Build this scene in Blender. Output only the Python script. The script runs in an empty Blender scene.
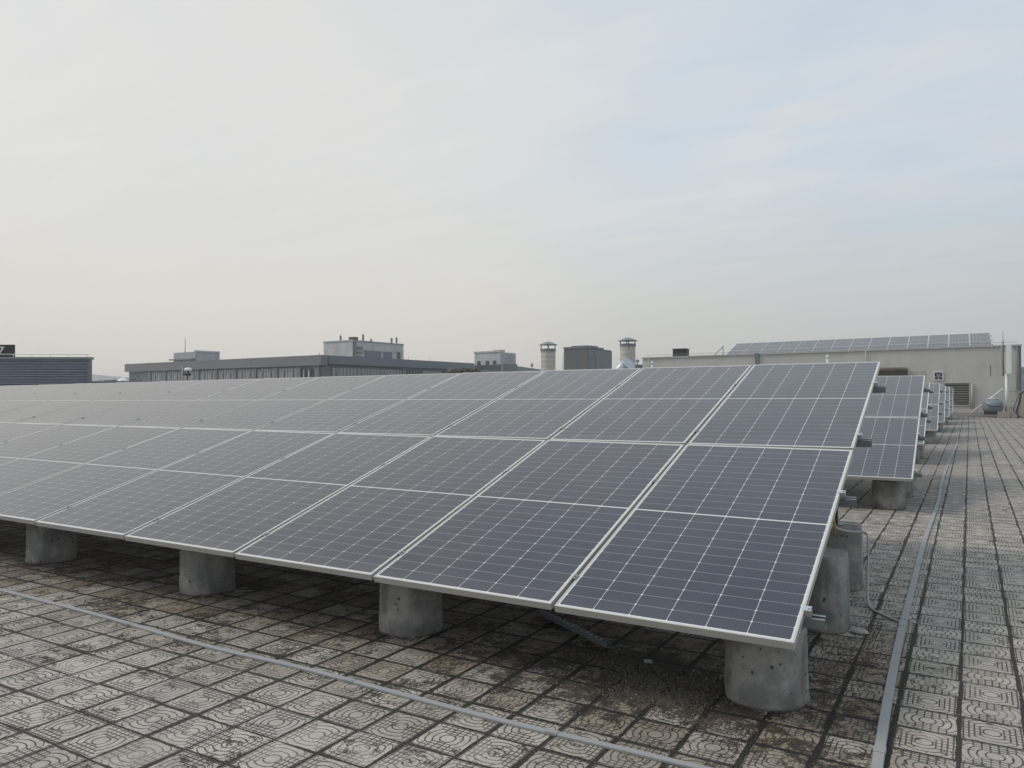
import bpy, bmesh, math, random
from mathutils import Vector, Matrix
R = math.radians
sc = bpy.context.scene
COL = sc.collection
random.seed(7)

# ------------------------------------------------------------------ camera
ZO = 0.395                       # height of the lowest panel corner above the paving
CAM = Vector((0.598, -3.422, 1.065 + ZO))
FPX, PITCH, YAW = 770.66, 0.009758, 0.522902
cd = bpy.data.cameras.new('camera'); cam = bpy.data.objects.new('camera', cd); COL.objects.link(cam)
cam.location = CAM; cam.rotation_euler = (math.pi/2 + PITCH, 0.00035, YAW)
cd.sensor_width = 36; cd.lens = FPX/1024*36; cd.clip_start = 0.05; cd.clip_end = 6000
sc.camera = cam
sc.render.resolution_x, sc.render.resolution_y = 1024, 768

# ------------------------------------------------------------------ node helper
class S:
    """a socket with arithmetic"""
    def __init__(s, nt, o): s.nt, s.o = nt, o
    def _m(s, op, *a):
        n = s.nt.nodes.new('ShaderNodeMath'); n.operation = op
        for i, v in enumerate((s,) + a):
            if isinstance(v, S): s.nt.links.new(v.o, n.inputs[i])
            else: n.inputs[i].default_value = v
        return S(s.nt, n.outputs[0])
    def __add__(s, b): return s._m('ADD', b)
    __radd__ = __add__
    def __mul__(s, b): return s._m('MULTIPLY', b)
    __rmul__ = __mul__
    def __sub__(s, b): return s._m('SUBTRACT', b)
    def __truediv__(s, b): return s._m('DIVIDE', b)
    def __neg__(s): return s._m('MULTIPLY', -1.0)
    def rsub(s, b): return (-s) + b
    def fract(s): return s._m('FRACT')
    def floor(s): return s._m('FLOOR')
    def abs(s): return s._m('ABSOLUTE')
    def sqrt(s): return s._m('SQRT')
    def max(s, b): return s._m('MAXIMUM', b)
    def min(s, b): return s._m('MINIMUM', b)
    def gt(s, b): return s._m('GREATER_THAN', b)
    def lt(s, b): return s._m('LESS_THAN', b)
    def mod(s, b): return s._m('FLOORED_MODULO', b)
    def pow(s, b): return s._m('POWER', b)
    def clamp(s): return s.max(0.0).min(1.0)
    def step(s, a, b):           # smooth ramp 0..1 from a to b
        n = s.nt.nodes.new('ShaderNodeMapRange'); n.interpolation_type = 'SMOOTHSTEP'
        s.nt.links.new(s.o, n.inputs[0]); n.inputs[1].default_value = a; n.inputs[2].default_value = b
        return S(s.nt, n.outputs[0])
    def near(s): return ((s + 0.5).fract() - 0.5).abs()      # distance to nearest integer

class T:
    """a material's node tree"""
    def __init__(t, name, world=None):
        if world: t.m = world
        else:
            t.m = bpy.data.materials.new(name)
        t.m.use_nodes = True; t.nt = t.m.node_tree; t.nt.nodes.clear()
    def node(t, ty, **kw):
        n = t.nt.nodes.new(ty)
        for k, v in kw.items(): setattr(n, k, v)
        return n
    def link(t, a, b): t.nt.links.new(a.o if isinstance(a, S) else a, b)
    def coord(t, kind='Object'):
        n = t.node('ShaderNodeTexCoord'); return n.outputs[kind]
    def sep(t, v):
        n = t.node('ShaderNodeSeparateXYZ'); t.link(v, n.inputs[0]); return [S(t.nt, o) for o in n.outputs]
    def comb(t, x, y, z=0.0):
        n = t.node('ShaderNodeCombineXYZ')
        for i, v in enumerate((x, y, z)):
            if isinstance(v, S): t.link(v, n.inputs[i])
            else: n.inputs[i].default_value = v
        return n.outputs[0]
    def noise(t, v, scale, detail=3, rough=.55, dist=0.0):
        n = t.node('ShaderNodeTexNoise'); t.link(v, n.inputs['Vector'])
        n.inputs['Scale'].default_value = scale; n.inputs['Detail'].default_value = detail
        n.inputs['Roughness'].default_value = rough; n.inputs['Distortion'].default_value = dist
        return S(t.nt, n.outputs[0])
    def voro(t, v, scale, out='Distance'):
        n = t.node('ShaderNodeTexVoronoi'); t.link(v, n.inputs['Vector']); n.inputs['Scale'].default_value = scale
        return S(t.nt, n.outputs[out])
    def white(t, v):
        n = t.node('ShaderNodeTexWhiteNoise', noise_dimensions='3D'); t.link(v, n.inputs['Vector']); return S(t.nt, n.outputs['Value'])
    def scale(t, v, s):
        n = t.node('ShaderNodeMapping'); t.link(v, n.inputs[0]); n.inputs['Scale'].default_value = s; return n.outputs[0]
    def mix(t, f, a, b, mode='MIX'):
        n = t.node('ShaderNodeMix', data_type='RGBA', blend_type=mode)
        for i, v in ((0, f), (6, a), (7, b)):
            if isinstance(v, S): t.link(v, n.inputs[i])
            elif isinstance(v, bpy.types.NodeSocket): t.link(v, n.inputs[i])
            elif isinstance(v, (int, float)) and i == 0: n.inputs[i].default_value = v
            elif isinstance(v, (int, float)): n.inputs[i].default_value = (v, v, v, 1)
            else: n.inputs[i].default_value = (*v, 1)
        return n.outputs[2]
    def mul(t, c, f):            # colour times scalar socket
        n = t.node('ShaderNodeVectorMath', operation='SCALE'); t.link(c, n.inputs[0]); t.link(f, n.inputs['Scale']); return n.outputs[0]
    def out(t, color, rough=.7, metal=0.0, bump=None, bd=.01, bs=1.0, spec=.5, ior=1.5):
        b = t.node('ShaderNodeBsdfPrincipled'); o = t.node('ShaderNodeOutputMaterial')
        def put(v, i):
            if isinstance(v, S) or isinstance(v, bpy.types.NodeSocket): t.link(v, b.inputs[i])
            elif isinstance(v, tuple): b.inputs[i].default_value = (*v, 1)
            else: b.inputs[i].default_value = v
        put(color, 'Base Color'); put(rough, 'Roughness'); put(metal, 'Metallic'); put(spec, 'Specular IOR Level'); put(ior, 'IOR')
        if bump is not None:
            k = t.node('ShaderNodeBump'); t.link(bump, k.inputs['Height']); k.inputs['Distance'].default_value = bd
            k.inputs['Strength'].default_value = bs; t.link(k.outputs[0], b.inputs['Normal'])
        t.link(b.outputs[0], o.inputs[0]); return t.m

# ------------------------------------------------------------------ sky, sun, exposure
SUN_EL, SUN_AZ = R(46), R(250)        # azimuth clockwise from +Y: light comes from the left and a little behind
w = bpy.data.worlds.new('World'); sc.world = w
t = T('', world=w)
sky = t.node('ShaderNodeTexSky', sky_type='NISHITA'); sky.sun_disc = False
sky.sun_elevation = SUN_EL; sky.sun_rotation = SUN_AZ; sky.air_density = 1.5; sky.dust_density = 4
g = t.coord('Generated'); x, y, z = t.sep(g)
zz = z.max(0.0)
cl = t.comb(x/(zz + .16), y/(zz + .16), 0.0)
n1 = t.noise(t.scale(cl, (1, 1.5, 1)), .55, 5, .55, .3)
n2 = t.noise(t.scale(cl, (1, 2.2, 1)), 1.6, 5, .6, .6)
cloud = (n1*.65 + n2*.35).step(.36, .66)
side = (x*(-.95) + y*.3).step(-.15, 1.0)                     # towards the sun side the veil is warmer
low = t.mix(side, (5.1, 5.4, 5.65), (6.75, 6.6, 6.15))
hi_thin = t.mix(side, (5.25, 6.5, 7.8), (6.9, 7.5, 7.95))
hi_thick = t.mix(side, (6.9, 7.3, 7.65), (8.0, 8.15, 8.05))
hi = t.mix(cloud, hi_thin, hi_thick)
veil = t.mix(zz.step(.02, .30), low, hi)
veil = t.mul(veil, zz.step(.42, .95)*.35 + 1.0)          # overhead veil brightened, out of view, to add light on the roof
gl = (x*(-.732) + y*.642 + z*.23).step(.86, 1.0)
veil = t.mix(gl*.55, veil, (8.2, 7.8, 7.2))                 # the hidden sun warms the veil on this side
bl = (x*(-.053) + y*.939 + z*.338).step(.90, 1.0)*zz.step(.16, .34)*n1.step(.66, .38)
veil = t.mix(bl*.28, veil, (5.0, 6.2, 7.4))                  # a thinner patch of the veil
n3 = t.noise(t.scale(cl, (1.2, 5., 1)), 1.3, 6, .62, 1.2)
veil = t.mul(veil, (n3 - .5)*.07*zz.step(.05, .2) + 1.0)
fin = t.mix(.9, sky.outputs[0], veil)
bg = t.node('ShaderNodeBackground'); t.link(fin, bg.inputs[0]); bg.inputs[1].default_value = .1
o = t.node('ShaderNodeOutputWorld'); t.link(bg.outputs[0], o.inputs[0])

sd = bpy.data.lights.new('sun', 'SUN'); sd.energy = 1.5; sd.angle = R(14); sd.color = (1, .93, .83)
so = bpy.data.objects.new('sun', sd); COL.objects.link(so)
sdir = Vector((math.sin(SUN_AZ)*math.cos(SUN_EL), math.cos(SUN_AZ)*math.cos(SUN_EL), math.sin(SUN_EL)))
so.rotation_euler = (-sdir).to_track_quat('-Z', 'Y').to_euler(); so.location = (-20, -10, 30)
sc.view_settings.view_transform = 'Standard'; sc.view_settings.look = 'None'
sc.view_settings.exposure = 0; sc.view_settings.gamma = 1
sc.render.engine = 'CYCLES'

# ------------------------------------------------------------------ materials
def simple(name, c, rough=.7, metal=0.0, var=.25, sc_=3.0, fine=40.0, bump=.003, spec=.5):
    t = T(name); co = t.coord()
    n = t.noise(co, sc_, 4); f = t.noise(co, fine, 3)
    k = (n*.65 + f*.35 - .5)*(2*var) + 1.0
    base = t.mix(0.0, c, c)
    return t.out(t.mul(base, k), rough, metal, f if bump else None, bump or .01, .6, spec)

def paving_mat():
    t = T('patterned concrete paving'); co = t.coord(); x, y, z = t.sep(co)
    wx = t.noise(co, 1.3, 2) - .5; wy = t.noise(t.scale(co, (1, 1, 1)), 1.7, 2) - .5
    PX, PY = .247, .2435
    X = (x + 1.888 - (y + 1.1)*.0128 + wx*.012)/PX
    ix = X.floor()
    Y = (y + 1.108 + (t.white(t.comb(ix, 3.3, 0.)) - .5)*.012 + wy*.012)/PY
    iy = Y.floor()
    r1 = t.white(t.comb(ix, iy, 1.)); r2 = t.white(t.comb(ix, iy, 5.)); r3 = t.white(t.comb(iy, ix, 9.)); r4 = t.white(t.comb(iy, ix, 14.))
    fx = (X.fract() - .5)*PX + (r1 - .5)*.007
    fy = (Y.fract() - .5)*PY + (r2 - .5)*.005
    fine = t.noise(co, 90., 3); mid = t.noise(co, 9., 4, .6); big = t.noise(co, .8, 4, .6); grit = t.voro(co, 170.)
    # joints: the ones that run along the rows of panels are the narrow ones
    edge = (fx.abs() - .1158).max(fy.abs() - .1164)
    moss = t.noise(co, 3.1, 5, .65)
    edge = edge + (fine - .5)*.006 + (t.noise(co, 24., 4, .65) - .5)*.009 + (moss - .50)*.022 + .0014
    edge = edge + ((y - .35).abs()).step(1.5, .3)*(x - .4).step(.15, -.1)*.0034
    joint = edge.step(-.0016, .0018)
    # relief: arcs on two sides, a small grid on the other two
    par = ((ix + iy).mod(2.) + r3.gt(.86)).mod(2.)
    u = fx*par + fy*(par.rsub(1.)); v = fy*par + fx*(par.rsub(1.))
    r = (u*u + v*v).sqrt(); q = (u*u*1.0 + v*v*.72).sqrt()
    ST = .0300
    rq = (u.abs().pow(2.2) + v.abs().pow(2.2)).pow(.4545)
    dring = (((rq - .033)/ST).near()*ST).max((rq - .121)*1.0) + rq.lt(.020)*1.0
    dside = (((v.abs()/.70 - .033)/ST).near()*ST*.70)
    dtick = ((u/ST + .5).near()*ST)
    dgrid = dside.min(dtick) + rq.lt(.034)*1.0
    isg = (v.abs() - u.abs()*.92).step(-.0003, .0003)
    dd = (dgrid*isg + dring*isg.rsub(1.)).min((rq - .033).abs())
    wear = t.noise(co, 2.3, 4, .65)
    gr = dd.step(.0019, .0039).rsub(1.)*(wear.step(.72, .46)*.62 + .33)
    base = t.mix(r4, (.435, .396, .342), (.350, .327, .292))
    base = t.mix(r1.gt(.8)*.5, base, (.36, .325, .275))
    base = t.mul(base, (mid*.50 + fine*.65 + big*.35)*1.0 + .25)
    blot = t.noise(co, 22., 4, .7); soot = (big*.42 + mid*.28 + blot*.30).step(.47, .55)*.34
    base = t.mix(soot, base, (.12, .112, .098))
    # leaf and soil belt at the nearest array, darkened further as painted shade
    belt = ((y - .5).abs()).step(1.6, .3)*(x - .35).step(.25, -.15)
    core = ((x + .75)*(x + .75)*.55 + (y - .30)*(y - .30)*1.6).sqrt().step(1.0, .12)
    d1 = t.noise(co, 2.6, 5, .68); d2 = t.noise(co, 13., 5, .72); d3 = t.noise(co, 75., 3, .7)
    dn = d1*.36 + d2*.40 + d3*.24
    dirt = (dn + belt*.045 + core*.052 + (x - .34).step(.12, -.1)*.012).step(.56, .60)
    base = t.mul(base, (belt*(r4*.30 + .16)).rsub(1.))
    rust = t.mix(1.0, base, (1.0, .80, .60), 'MULTIPLY')
    base = t.mix(belt*(r4.step(.15, .75)*.6 + d1.step(.42, .60)*.35), base, rust)
    base = t.mix(dirt*.88, base, t.mix(d3.step(.4, .7), (.014, .011, .008), (.048, .037, .025)))
    spk = grit.lt(.16)*(fine.gt(.5))
    gap = t.mix(fine.step(.35, .7), (.014, .012, .009), (.070, .063, .052))
    gap = t.mix(moss.step(.55, .68)*.7, gap, (.026, .027, .010))
    gap = t.mul(gap, (belt*.65).rsub(1.))  # joints blackened too, painted shade beneath the panels
    c = t.mix(gr*.92, base, (.034, .031, .028))
    c = t.mix(spk*.35, c, (.08, .07, .06))
    c = t.mix(joint, c, gap)
    h = (gr.rsub(1.))*.0028 + dirt*fine*.007 + fine*.0012 + mid*.002 + (r2 - .5)*.003 + fx*(r1 - .5)*.03 + fy*(r3 - .5)*.03
    h = h*(joint.rsub(1.)) + joint*(fine*.004 - .006)
    return t.out(c, .88, 0., h, 1.0, 1.0, .3)

def glass_mat():
    t = T('solar cells under dusty glass'); co = t.coord(); x, y, z = t.sep(co)
    CW, CH = .1832, .0925
    dx = (x/CW).near()*CW                       # six columns: a line at 0 and every CW
    ya = (y - 1.139).abs()
    yy = (ya - .006)/CH; dy = yy.near()*CH
    ins = x.abs().lt(.5496)*(ya.lt(.006 + 12*CH))*(ya.gt(.006))
    col_line = dx.step(.0008, .0018).rsub(1.)
    row_line = dy.step(.0006, .0014).rsub(1.)
    dia = (dx + dy).step(.0054, .0076).rsub(1.)
    bus = (x/(CW/10) + .5).near()*(CW/10); bus = bus.step(.0003, .0009).rsub(1.)*.13
    iu = (x/CW).floor(); iv = (y/CH).floor()
    oi = t.node('ShaderNodeObjectInfo'); rr = S(t.nt, oi.outputs['Random'])
    cellr = t.white(t.comb(iu, iv, 2.))
    cell = t.mix(cellr, (.007, .010, .027), (.010, .0135, .034))
    white = (.58, .58, .57)
    c = t.mix(bus, cell, (.22, .23, .25))
    c = t.mix(row_line*.62, c, white)
    c = t.mix(col_line*1.0, c, white)
    c = t.mix(dia*.9, c, (.72, .72, .70))
    c = t.mix(ins.rsub(1.), c, white)
    v3 = t.comb(x, y, rr*37.)
    sm = t.noise(v3, 2.2, 5, .6); f = t.noise(v3, 26., 4, .7)
    foot = y.step(.22, .0)
    drip = t.noise(t.scale(v3, (22, 1.4, 1)), 1., 3)
    dust = sm.step(.35, .8)*.035 + f.step(.5, .9)*.02 + foot*.05 + drip.step(.5, .8)*.02 + rr*.02 + .004
    c = t.mix(dust, c, (.36, .34, .30))
    spot = t.voro(v3, 17.); c = t.mix((spot + f*.05).lt(.045)*.6, c, (.55, .54, .5))
    rough = f*.06 + sm*.06 + .15
    m_ = t.out(c, rough, 0., f, .0004, .12, .5, 1.5)
    b = [n for n in t.nt.nodes if n.type == 'BSDF_PRINCIPLED'][0]; b.inputs['Sheen Weight'].default_value = .36; b.inputs['Sheen Roughness'].default_value = .35; b.inputs['Sheen Tint'].default_value = (1.0, .90, .76, 1)   # film of dust
    return m_

def concrete_mat():
    t = T('weathered cast concrete'); co = t.coord(); x, y, z = t.sep(co)
    oi = t.node('ShaderNodeObjectInfo'); rr = S(t.nt, oi.outputs['Random'])
    v = t.comb(x + rr*11., y + rr*5., z)
    n = t.noise(v, 6., 5, .6); f = t.noise(v, 60., 4, .6); st = t.noise(t.scale(v, (9, 9, 1.2)), 1., 4)
    
    pn = t.node('ShaderNodeTexVoronoi'); t.link(v, pn.inputs['Vector']); pn.inputs['Scale'].default_value = 24.
    pc = t.sep(pn.outputs['Color'])[0]; pv = S(t.nt, pn.outputs['Distance'])
    pit = (pv + f*.34 - (pc - .55)*.55).lt(.165)
    c = t.mix(n.step(.3, .7), (.21, .203, .19), (.31, .297, .275))
    c = t.mul(c, f*.8 + .6)
    c = t.mix(st.step(.46, .60)*.6, c, (.13, .125, .115))
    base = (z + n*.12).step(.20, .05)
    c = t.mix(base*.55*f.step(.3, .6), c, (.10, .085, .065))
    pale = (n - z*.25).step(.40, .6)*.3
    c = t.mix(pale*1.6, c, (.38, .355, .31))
    c = t.mix(pit*.85, c, (.045, .042, .038))
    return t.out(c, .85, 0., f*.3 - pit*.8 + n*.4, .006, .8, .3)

def wall_mat(name, c, cw=.42, ch=.11, mort=.35, var=.12):
    t = T(name); co = t.coord(); x, y, z = t.sep(co)
    b = t.node('ShaderNodeTexBrick'); t.link(t.comb(x + y, z, 0.), b.inputs[0])
    b.inputs['Scale'].default_value = 1; b.inputs['Brick Width'].default_value = cw; b.inputs['Row Height'].default_value = ch
    b.inputs['Mortar Size'].default_value = .012
    fac = S(t.nt, b.outputs['Fac'])
    n = t.noise(co, .8, 5, .6); s = t.noise(t.scale(co, (2.2, 2.2, .25)), 1., 4); f = t.noise(co, 25., 3)
    k = (n*.5 + s*.3 + f*.2 - .5)*(var*4) + 1.0
    col = t.mul(t.mix(fac*mort, c, tuple(v*.6 for v in c)), k)
    return t.out(col, .85, 0., fac.rsub(1.)*.5 + f*.2, .01, .5, .3)

def ribbed_mat(name, c, period=.12, axis=2, metal=.3, rough=.5, amp=1.0):
    t = T(name); co = t.coord(); s = t.sep(co)[axis]
    w_ = (s/period).near(); n = t.noise(co, 1.2, 4)
    k = w_*.5*amp + n*.35 + .72
    return t.out(t.mul(t.mix(0., c, c), k), rough, metal, w_, .02, .8)

M = {}
M['paving'] = paving_mat()
M['cells'] = glass_mat()
M['conc'] = concrete_mat()
M['alu'] = simple('anodised aluminium', (.50, .485, .45), .42, .4, .14, 2., 30., .0004)
M['alu_end'] = simple('dusty anodised aluminium', (.50, .48, .44), .5, .3, .2, 3., 30., .0004)
M['back'] = simple('white backsheet', (.6, .6, .6), .5, 0, .05, 2, 20, 0)
M['galv'] = simple('galvanised steel', (.22, .24, .24), .5, .35, .25, 8., 60., .0006)
M['bolt'] = simple('zinc clamp metal', (.55, .56, .57), .35, .7, .1, 20, 80, 0)
M['darkmetal'] = simple('dark metal', (.035, .036, .04), .5, .3, .2, 5, 40, .001)
M['plasticgrey'] = simple('grey plastic trunking', (.265, .265, .262), .75, 0, .16, 5., 30., .0005)
M['cable'] = simple('pale cable sheath', (.36, .36, .34), .6, 0, .1, 5, 30, 0)
M['yellow'] = simple('yellow cable sheath', (.5, .34, .06), .6, 0, .1, 5, 30, 0)
M['white'] = simple('white paint', (.72, .72, .69), .5, 0, .1, 3., 30., .0005)
M['wall'] = wall_mat('painted block wall', (.50, .48, .45), mort=.34, var=.17)
M['coping'] = simple('pale coping', (.40, .385, .36), .8, 0, .2, 3., 20., .004)
M['soffit'] = simple('stained concrete edge', (.16, .13, .10), .85, 0, .5, 4., 12., .01)
M['render'] = simple('weathered pale render', (.45, .45, .44), .85, 0, .6, .9, 6., .01)
M['render_c'] = simple('grey render', (.34, .345, .355), .85, 0, .45, .8, 5., .01)
M['fascia'] = simple('charcoal fascia cladding', (.155, .158, .16), .65, 0, .12, .3, 4., .003)
M['dkclad'] = wall_mat('dark brick cladding', (.125, .120, .122), .5, .2, .3, .08)
M['slateblue'] = ribbed_mat('blue grey panel cladding', (.145, .16, .185), 1.2, 2, 0, .6, .3)
M['glassdark'] = simple('window glass', (.05, .062, .075), .12, 0, .3, .5, 2., 0, .6)
M['curtain'] = simple('pale blinds behind glass', (.30, .30, .29), .35, 0, .3, .8, 3., 0)
M['mullion'] = simple('grey window frame', (.13, .165, .17), .5, .1, .1, 1, 10, 0)
M['louvre'] = ribbed_mat('blue grey louvre sheet', (.30, .33, .38), .16, 2, .1, .55, .9)
M['steelband'] = simple('weathered galvanised sheet', (.50, .47, .41), .6, .3, .3, 3., 14., .003)
M['sheet'] = simple('bluish galvanised sheet', (.44, .48, .50), .45, .35, .1, 2, 10, .002)
M['tank'] = simple('grey blue tank paint', (.17, .205, .225), .5, .1, .35, 4., 20., .004)
M['black'] = simple('black paint and shade', (.012, .012, .014), .5, 0, .1, 3, 20, 0)
M['beige'] = simple('beige render', (.42, .36, .28), .85, 0, .15, 2, 10, .004)
M['rust'] = simple('brown debris', (.10, .075, .05), .9, 0, .5, 9, 40, .01)
M['roofpale'] = simple('pale sheet roof', (.27, .27, .265), .7, 0, .1, .5, 8, .002)
M['concplain'] = simple('pale concrete', (.33, .315, .29), .9, 0, .25, 2, 25, .005)
M['earth'] = simple('hazy city ground', (.18, .19, .17), .95, 0, .3, .01, .2, 0)
M['gravel'] = simple('gravel and leaf litter', (.085, .074, .058), .95, 0, .6, 30, 130, .002)
M['stone'] = simple('pale grit', (.26, .25, .225), .95, 0, .5, 30, 130, .002)
M['leaf'] = simple('dry brown leaf', (.12, .07, .035), .9, 0, .4, 30, 130, 0)

# ------------------------------------------------------------------ mesh helpers
class MB:
    def __init__(s): s.bm = bmesh.new()
    def box(s, a, b, mat=None, bev=0.0):
        a = Vector(a); b = Vector(b)
        vs = [s.bm.verts.new((x, y, z)) for x in (a.x, b.x) for y in (a.y, b.y) for z in (a.z, b.z)]
        if mat is not None:
            for v in vs: v.co = mat @ v.co
        fs = [s.bm.faces.new([vs[i] for i in f]) for f in ((0,1,3,2), (4,6,7,5), (0,4,5,1), (2,3,7,6), (0,2,6,4), (1,5,7,3))]
        if bev:
            es = list({e for f in fs for e in f.edges})
            bmesh.ops.bevel(s.bm, geom=es, offset=bev, segments=2, affect='EDGES')
        return s
    def poly(s, pts, z0, z1):               # vertical prism
        lo = [s.bm.verts.new((p[0], p[1], z0)) for p in pts]; hi = [s.bm.verts.new((p[0], p[1], z1)) for p in pts]
        n = len(pts)
        s.bm.faces.new(lo[::-1]); s.bm.faces.new(hi)
        for i in range(n): s.bm.faces.new((lo[i], lo[(i+1) % n], hi[(i+1) % n], hi[i]))
        return s
    def lathe(s, prof, c=(0, 0, 0), n=32, cap=True, power=2.0, mat=None, smooth=True):
        rings = []
        for r, z in prof:
            ring = []
            for k in range(n):
                a = 2*math.pi*k/n; ca, sa = math.cos(a), math.sin(a)
                q = (abs(ca)**power + abs(sa)**power)**(-1/power)
                v = Vector((c[0] + r*q*ca, c[1] + r*q*sa, c[2] + z))
                ring.append(s.bm.verts.new(mat @ v if mat is not None else v))
            rings.append(ring)
        for a, b in zip(rings, rings[1:]):
            for k in range(n):
                f = s.bm.faces.new((a[k], a[(k+1) % n], b[(k+1) % n], b[k])); f.smooth = smooth
        if cap:
            s.bm.faces.new(rings[0][::-1]); s.bm.faces.new(rings[-1])
        return s
    def tube(s, pts, r, n=8):
        pts = [Vector(p) for p in pts]; rings = []
        for i, p in enumerate(pts):
            d = (pts[min(i+1, len(pts)-1)] - pts[max(i-1, 0)]).normalized()
            a = d.orthogonal().normalized() if i == 0 else (pa - d*pa.dot(d)).normalized()
            pa = a; b = d.cross(a)
            rr = r[i] if isinstance(r, (list, tuple)) else r
            rings.append([s.bm.verts.new(p + (a*math.cos(2*math.pi*k/n) + b*math.sin(2*math.pi*k/n))*rr) for k in range(n)])
        for a, b in zip(rings, rings[1:]):
            for k in range(n):
                f = s.bm.faces.new((a[k], a[(k+1) % n], b[(k+1) % n], b[k])); f.smooth = True
        s.bm.faces.new(rings[0][::-1]); s.bm.faces.new(rings[-1]); return s
    def strip(s, pts, w_, z0, z1):          # flat trunking along a polyline
        P = [Vector((p[0], p[1], 0)) for p in pts]; L = []
        for i, p in enumerate(P):
            d = (P[min(i+1, len(P)-1)] - P[max(i-1, 0)]).normalized(); nrm = Vector((-d.y, d.x, 0))
            q = [p - nrm*w_/2, p + nrm*w_/2]; e = w_*.1
            L.append([s.bm.verts.new((q[0].x, q[0].y, z0)), s.bm.verts.new((q[0].x, q[0].y, z1-.003)), s.bm.verts.new((q[0].x+nrm.x*.003, q[0].y+nrm.y*.003, z1)),
                      s.bm.verts.new((q[1].x-nrm.x*.003, q[1].y-nrm.y*.003, z1)), s.bm.verts.new((q[1].x, q[1].y, z1-.003)), s.bm.verts.new((q[1].x, q[1].y, z0))])
        for a, b in zip(L, L[1:]):
            for k in range(5): s.bm.faces.new((a[k], a[k+1], b[k+1], b[k]))
        s.bm.faces.new(L[0]); s.bm.faces.new(L[-1][::-1]); return s
    def build(s, name, mat, parent=None, mw=None):
        bmesh.ops.recalc_face_normals(s.bm, faces=s.bm.faces[:])
        me = bpy.data.meshes.new(name); s.bm.to_mesh(me); s.bm.free()
        me.materials.append(M[mat] if isinstance(mat, str) else mat)
        ob = bpy.data.objects.new(name, me); COL.objects.link(ob)
        if parent is not None: ob.parent = parent
        if mw is not None: ob.matrix_world = mw
        return ob

def tag(o, label=None, cat=None, group=None, kind=None):
    if label: o['label'] = label
    if cat: o['category'] = cat
    if group: o['group'] = group
    if kind: o['kind'] = kind
    return o
def empty(name, loc=(0, 0, 0), rz=0.0):
    o = bpy.data.objects.new(name, None); COL.objects.link(o); o.location = loc; o.rotation_euler = (0, 0, rz)
    o.empty_display_size = .2; return o
def copy_tree(o, parent=None):
    c = o.copy(); COL.objects.link(c)
    if parent is not None: c.parent = parent
    for ch in o.children:
        copy_tree(ch, c)
    return c
FW = Vector((-math.sin(YAW), math.cos(YAW), 0)); RT = Vector((math.cos(YAW), math.sin(YAW), 0)); HOR = 391.5
def plan(px, D):                 # plan position of something seen at that bearing, D metres out
    v = CAM + FW*D + RT*((px - 512)/FPX*D); return Vector((v.x, v.y, 0))
def hgt(py, D): return CAM.z + (HOR - py)/FPX*D

ORD = ['first', 'second', 'third', 'fourth', 'fifth', 'sixth', 'seventh', 'eighth', 'ninth', 'tenth', 'eleventh', 'twelfth',
       'thirteenth', 'fourteenth', 'fifteenth', 'sixteenth', 'seventeenth', 'eighteenth', 'nineteenth', 'twentieth']

# ------------------------------------------------------------------ setting
GZ = -16.0
gm = MB(); gm.box((-2500, -2500, GZ - 1), (2500, 2500, GZ)); tag(gm.build('ground', 'earth'), 'flat city ground far below the roof', kind='structure')
bm_ = MB(); bm_.box((-42, -9, -.5), (14, 80, -.02)); tag(bm_.build('roof_slab', 'concplain'), 'concrete slab of the flat roof', kind='structure')
pv = MB(); pv.box((-41.8, -8.8, -.016), (13.8, 49.2, 0.0)); tag(pv.build('roof_paving', 'paving'), 'square patterned concrete paving tiles on the flat roof', kind='structure')

# ------------------------------------------------------------------ solar panels
PW, PL, GAP = 1.134, 2.278, .02
def panel_proto():
    root = empty('solar_panel')
    hw = PW/2; lip = .0085; H = .035
    f = MB()
    f.box((-hw, 0, -H), (hw, lip, 0)); f.box((-hw, PL - lip, -H), (hw, PL, 0))
    f.box((-hw, lip, -H), (-hw + lip, PL - lip, 0)); f.box((hw - lip, lip, -H), (hw, PL - lip, 0))
    # the inward flange at the bottom of the frame
    f.box((-hw + lip, lip, -H), (-hw + lip + .02, PL - lip, -H + .002)); f.box((hw - lip - .02, lip, -H), (hw - lip, PL - lip, -H + .002))
    f.build('frame', 'alu', root)
    g = MB(); g.box((-hw + lip, lip, -.006), (hw - lip, PL - lip, -.0015)); g.build('glass', 'cells', root)
    b = MB(); b.box((-hw + lip, lip, -.010), (hw - lip, PL - lip, -.0062)); b.build('back_sheet', 'back', root)
    return root
proto = panel_proto(); proto_used = [False]
def make_panel(mw, label, group):
    if not proto_used[0]: o = proto; proto_used[0] = True
    else: o = copy_tree(proto)
    o.matrix_world = mw
    return tag(o, label, 'solar panel', group)

class Array:
    """one row of the plant: two tiers of panels on four rails; profile may twist slightly along x"""
    def __init__(s, x0, y0, z0, t1=.3019, t2=.2931, k=(0, 0, 0)):
        s.x0, s.y0, s.z0, s.t1, s.t2, s.k = x0, y0, z0, t1, t2, k
    def edge(s, x, i):          # point on the bottom / middle / top line, x measured from the right end (negative)
        a = PL + GAP/2
        y = [0, a*math.cos(s.t1), a*math.cos(s.t1) + a*math.cos(s.t2)][i]
        z = [0, a*math.sin(s.t1), a*math.sin(s.t1) + a*math.sin(s.t2)][i] + s.k[i]*x
        return Vector((s.x0 + x, s.y0 + y, s.z0 + z))
    def frame(s, x, tier, off=0.0):
        B, Tt = s.edge(x, tier), s.edge(x, tier + 1)
        yv = (Tt - B).normalized()
        kk = s.k[tier]*.5 + s.k[tier + 1]*.5
        xv = Vector((1, 0, kk)); xv = (xv - yv*xv.dot(yv)).normalized(); zv = xv.cross(yv)
        o = B + yv*(off + (GAP/2 if tier else 0))
        m = Matrix((xv, yv, zv)).transposed().to_4x4(); m.translation = o
        return m

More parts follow.
